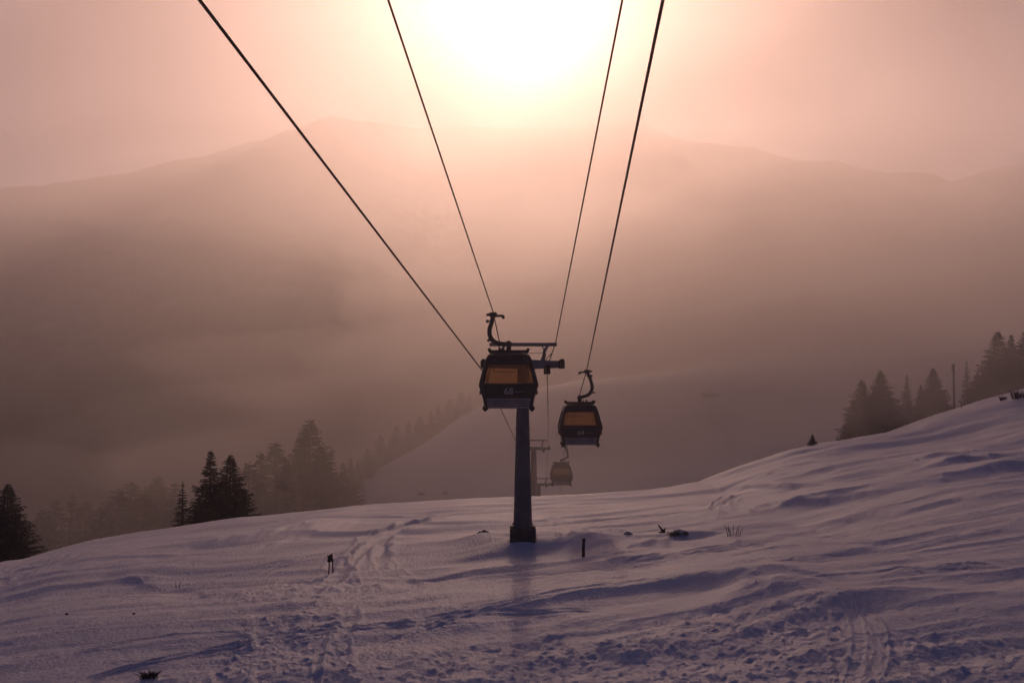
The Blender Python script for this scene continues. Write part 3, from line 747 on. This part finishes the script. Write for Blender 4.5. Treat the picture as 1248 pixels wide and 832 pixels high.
# two-legged marker
g = ground_at(403, 693); z = Hd(g.x, g.y); k = g.y / F
mk = empty('slope_marker', (g.x, g.y, z)); tag(mk, 'small black cloth covered marker on two thin legs, alone on the left snow', 'marker')
m = MB()
prof = [(-2.5 * k, 23 * k), (-4.5 * k, 22.5 * k), (-3.0 * k, 21 * k), (-3.8 * k, 15.5 * k), (-.8 * k, 15 * k), (1.0 * k, 16 * k), (3.4 * k, 15.8 * k), (2.2 * k, 20 * k), (1.6 * k, 25.5 * k), (0, 24.5 * k)]
n = len(prof); vs = [(x, -.09, zz) for x, zz in prof] + [(x * .9, .12, zz * .995) for x, zz in prof]
m.add(vs, [tuple(range(n)), tuple(range(2 * n - 1, n - 1, -1))] + [(i, (i + 1) % n, n + (i + 1) % n, n + i) for i in range(n)]); m.build('cloth_cover', M['cloth'], mk)
for x0, x1, zb in ((-1.8, -2.6, -.1), (2.6, 3.0, .08)):
    m = MB(); m.tube([(x1 * k, 0, zb), (x0 * k * .9, 0, 9 * k), (x0 * k, 0, 17 * k)], .028, 6); m.build('leg', M['wood'], mk)

def rock(px, py, wpx, hpx, label, seed, brown=True, group=None):
    g = ground_at(px, py); z = Hd(g.x, g.y); k = g.y / F; rnd = random.Random(seed)
    nu, nv = 18, 10; vs = []; fs = []; ph = [rnd.uniform(0, 6.28) for _ in range(5)]
    for j in range(nv + 1):
        th = math.pi * j / nv
        for i in range(nu):
            f = 6.2832 * i / nu
            q = 1 + .22 * math.sin(2 * f + ph[0]) + .13 * math.sin(5 * f + 3 * th + ph[1]) + .10 * math.sin(7 * th + 3 * f + ph[2]) + rnd.uniform(-.07, .07)
            vs.append((wpx * k / 2 * q * math.sin(th) * math.cos(f), wpx * k / 2.4 * q * math.sin(th) * math.sin(f), hpx * k * q * math.cos(th)))
    for j in range(nv):
        for i in range(nu): fs.append((j * nu + i, j * nu + nu + i, j * nu + nu + (i + 1) % nu, j * nu + (i + 1) % nu))
    m = MB(); m.add(vs, fs); o = m.build('rock', M['rock'] if brown else M['snow']); o.location = (g.x, g.y, z - .1 * hpx * k)
    return tag(o, label, 'rock' if brown else 'snow lump', group)
rock(589, 662, 15, 5, 'low brown rock poking from snow left of the near tower foot', 1)
rock(765, 660, 12, 3.2, 'brown rock right of the post, next to the bright icy patch', 2)
rock(628, 659, 7, 4.0, 'small dark stone under the left of the tower foundation', 4)
rock(830, 656, 20, 2.6, 'flat brown earth hump between forked twig and thin twigs', 5)
def tuft(px, py, wpx, hpx, n, label, seed, name='grass_clump', cat='grass tuft', m_='grass', spread=1.0, thick=.012):
    g = ground_at(px, py); z = Hd(g.x, g.y); k = g.y / F; rnd = random.Random(seed); m = MB()
    for i in range(n):
        a = rnd.uniform(0, 6.28); r0 = rnd.random() * wpx * k * .3
        x, y = math.cos(a) * r0, math.sin(a) * r0 * .7; hh = hpx * k * rnd.uniform(.45, 1.05)
        lx = math.cos(a) * hh * rnd.uniform(.2, .9) * spread; ly = math.sin(a) * hh * rnd.uniform(.1, .6) * spread
        m.tube([(x, y, -.05), (x + lx * .4, y + ly * .4, hh * .62), (x + lx, y + ly, hh * rnd.uniform(.75, 1))], [thick, thick * .8, thick * .2], 4, False)
    o = m.build(name, M[m_]); o.location = (g.x, g.y, z); return tag(o, label, cat)
tuft(182, 820, 34, 9, 120, 'dark dry grass tuft poking from the snow at bottom left', 3, spread=1.7, thick=.010)
tuft(892, 655, 34, 17, 9, 'thin bare twigs rising from the snow right of the brown hump', 5, 'bare_twigs', 'twigs', 'wood', .6, .016)
tuft(820, 658, 26, 5, 60, 'flattened brown grass left of the brown earth hump', 6)
tuft(217, 713, 10, 16, 4, 'pair of thin stalks on the left slope above a snow hollow', 8, 'bare_twigs', 'twigs', 'wood', .5, .010)
tuft(82, 752, 5, 3, 14, 'tiny dark sprig beside the left bank, nearest the left edge', 9)
tuft(163, 753, 5, 3, 14, 'tiny dark sprig farther right along the left bank', 10)
tuft(1240, 492, 26, 11, 90, 'low scrubby bush on the brow at the right edge', 11, 'low_shrub', 'shrub', 'wood', 1.0, .02)
tuft(1222, 493, 12, 6, 50, 'smaller scrub left of the low bush at the right edge', 12, 'low_shrub', 'shrub', 'wood', 1.0, .02)
tuft(1171, 500, 4, 7, 3, 'single thin stalk on the brow right of the bare pole', 14, 'bare_twigs', 'twigs', 'wood', .2, .015)
# forked branch stub
g = ground_at(807, 655); k = g.y / F; m = MB()
m.tube([(.1 * k, 0, -.1), (0, 0, 3 * k), (-2 * k, 0, 6 * k), (-5 * k, 0, 10 * k)], [.06, .06, .045, .02], 7)
m.tube([(0, 0, 1.5 * k), (2.5 * k, 0, 3.5 * k), (4.5 * k, 0, 5.5 * k)], [.05, .045, .02], 7); m.tube([(-4 * k, 0, -.02), (4 * k, 0, .05)], .06, 7)
o = m.build('branch_stub', M['wood']); o.location = (g.x, g.y, Hd(g.x, g.y)); tag(o, 'dark forked branch stub poking from snow left of the brown hump', 'branch')
# rocks on the foggy piste
for px, py, w_, h_, s, l in ((514, 603, 9, 1.8, 21, 'hazy dark boulder low on the foggy piste, left of the pair'), (543, 602, 7, 1.5, 22, 'smaller hazy boulder right beside the other on the foggy piste')):
    p = ground_at(px, py, 112, 300)
    o = rock(640, 700, w_, h_, l, s); o.location = (p.x, p.y, Hs(p.x, p.y) + .3); f_ = p.y / ground_at(640, 700).y; o.scale = (f_, f_, f_)
p = ground_at(866, 487, 112, 800); o = rock(640, 700, 22, 2.6, 'blurred dark rocky outcrop high on the misty slope to the right', 31)
f_ = p.y / ground_at(640, 700).y; o.scale = (f_, f_, f_); o.location = (p.x, p.y, Hs(p.x, p.y) + 1); print('outcrop', p)
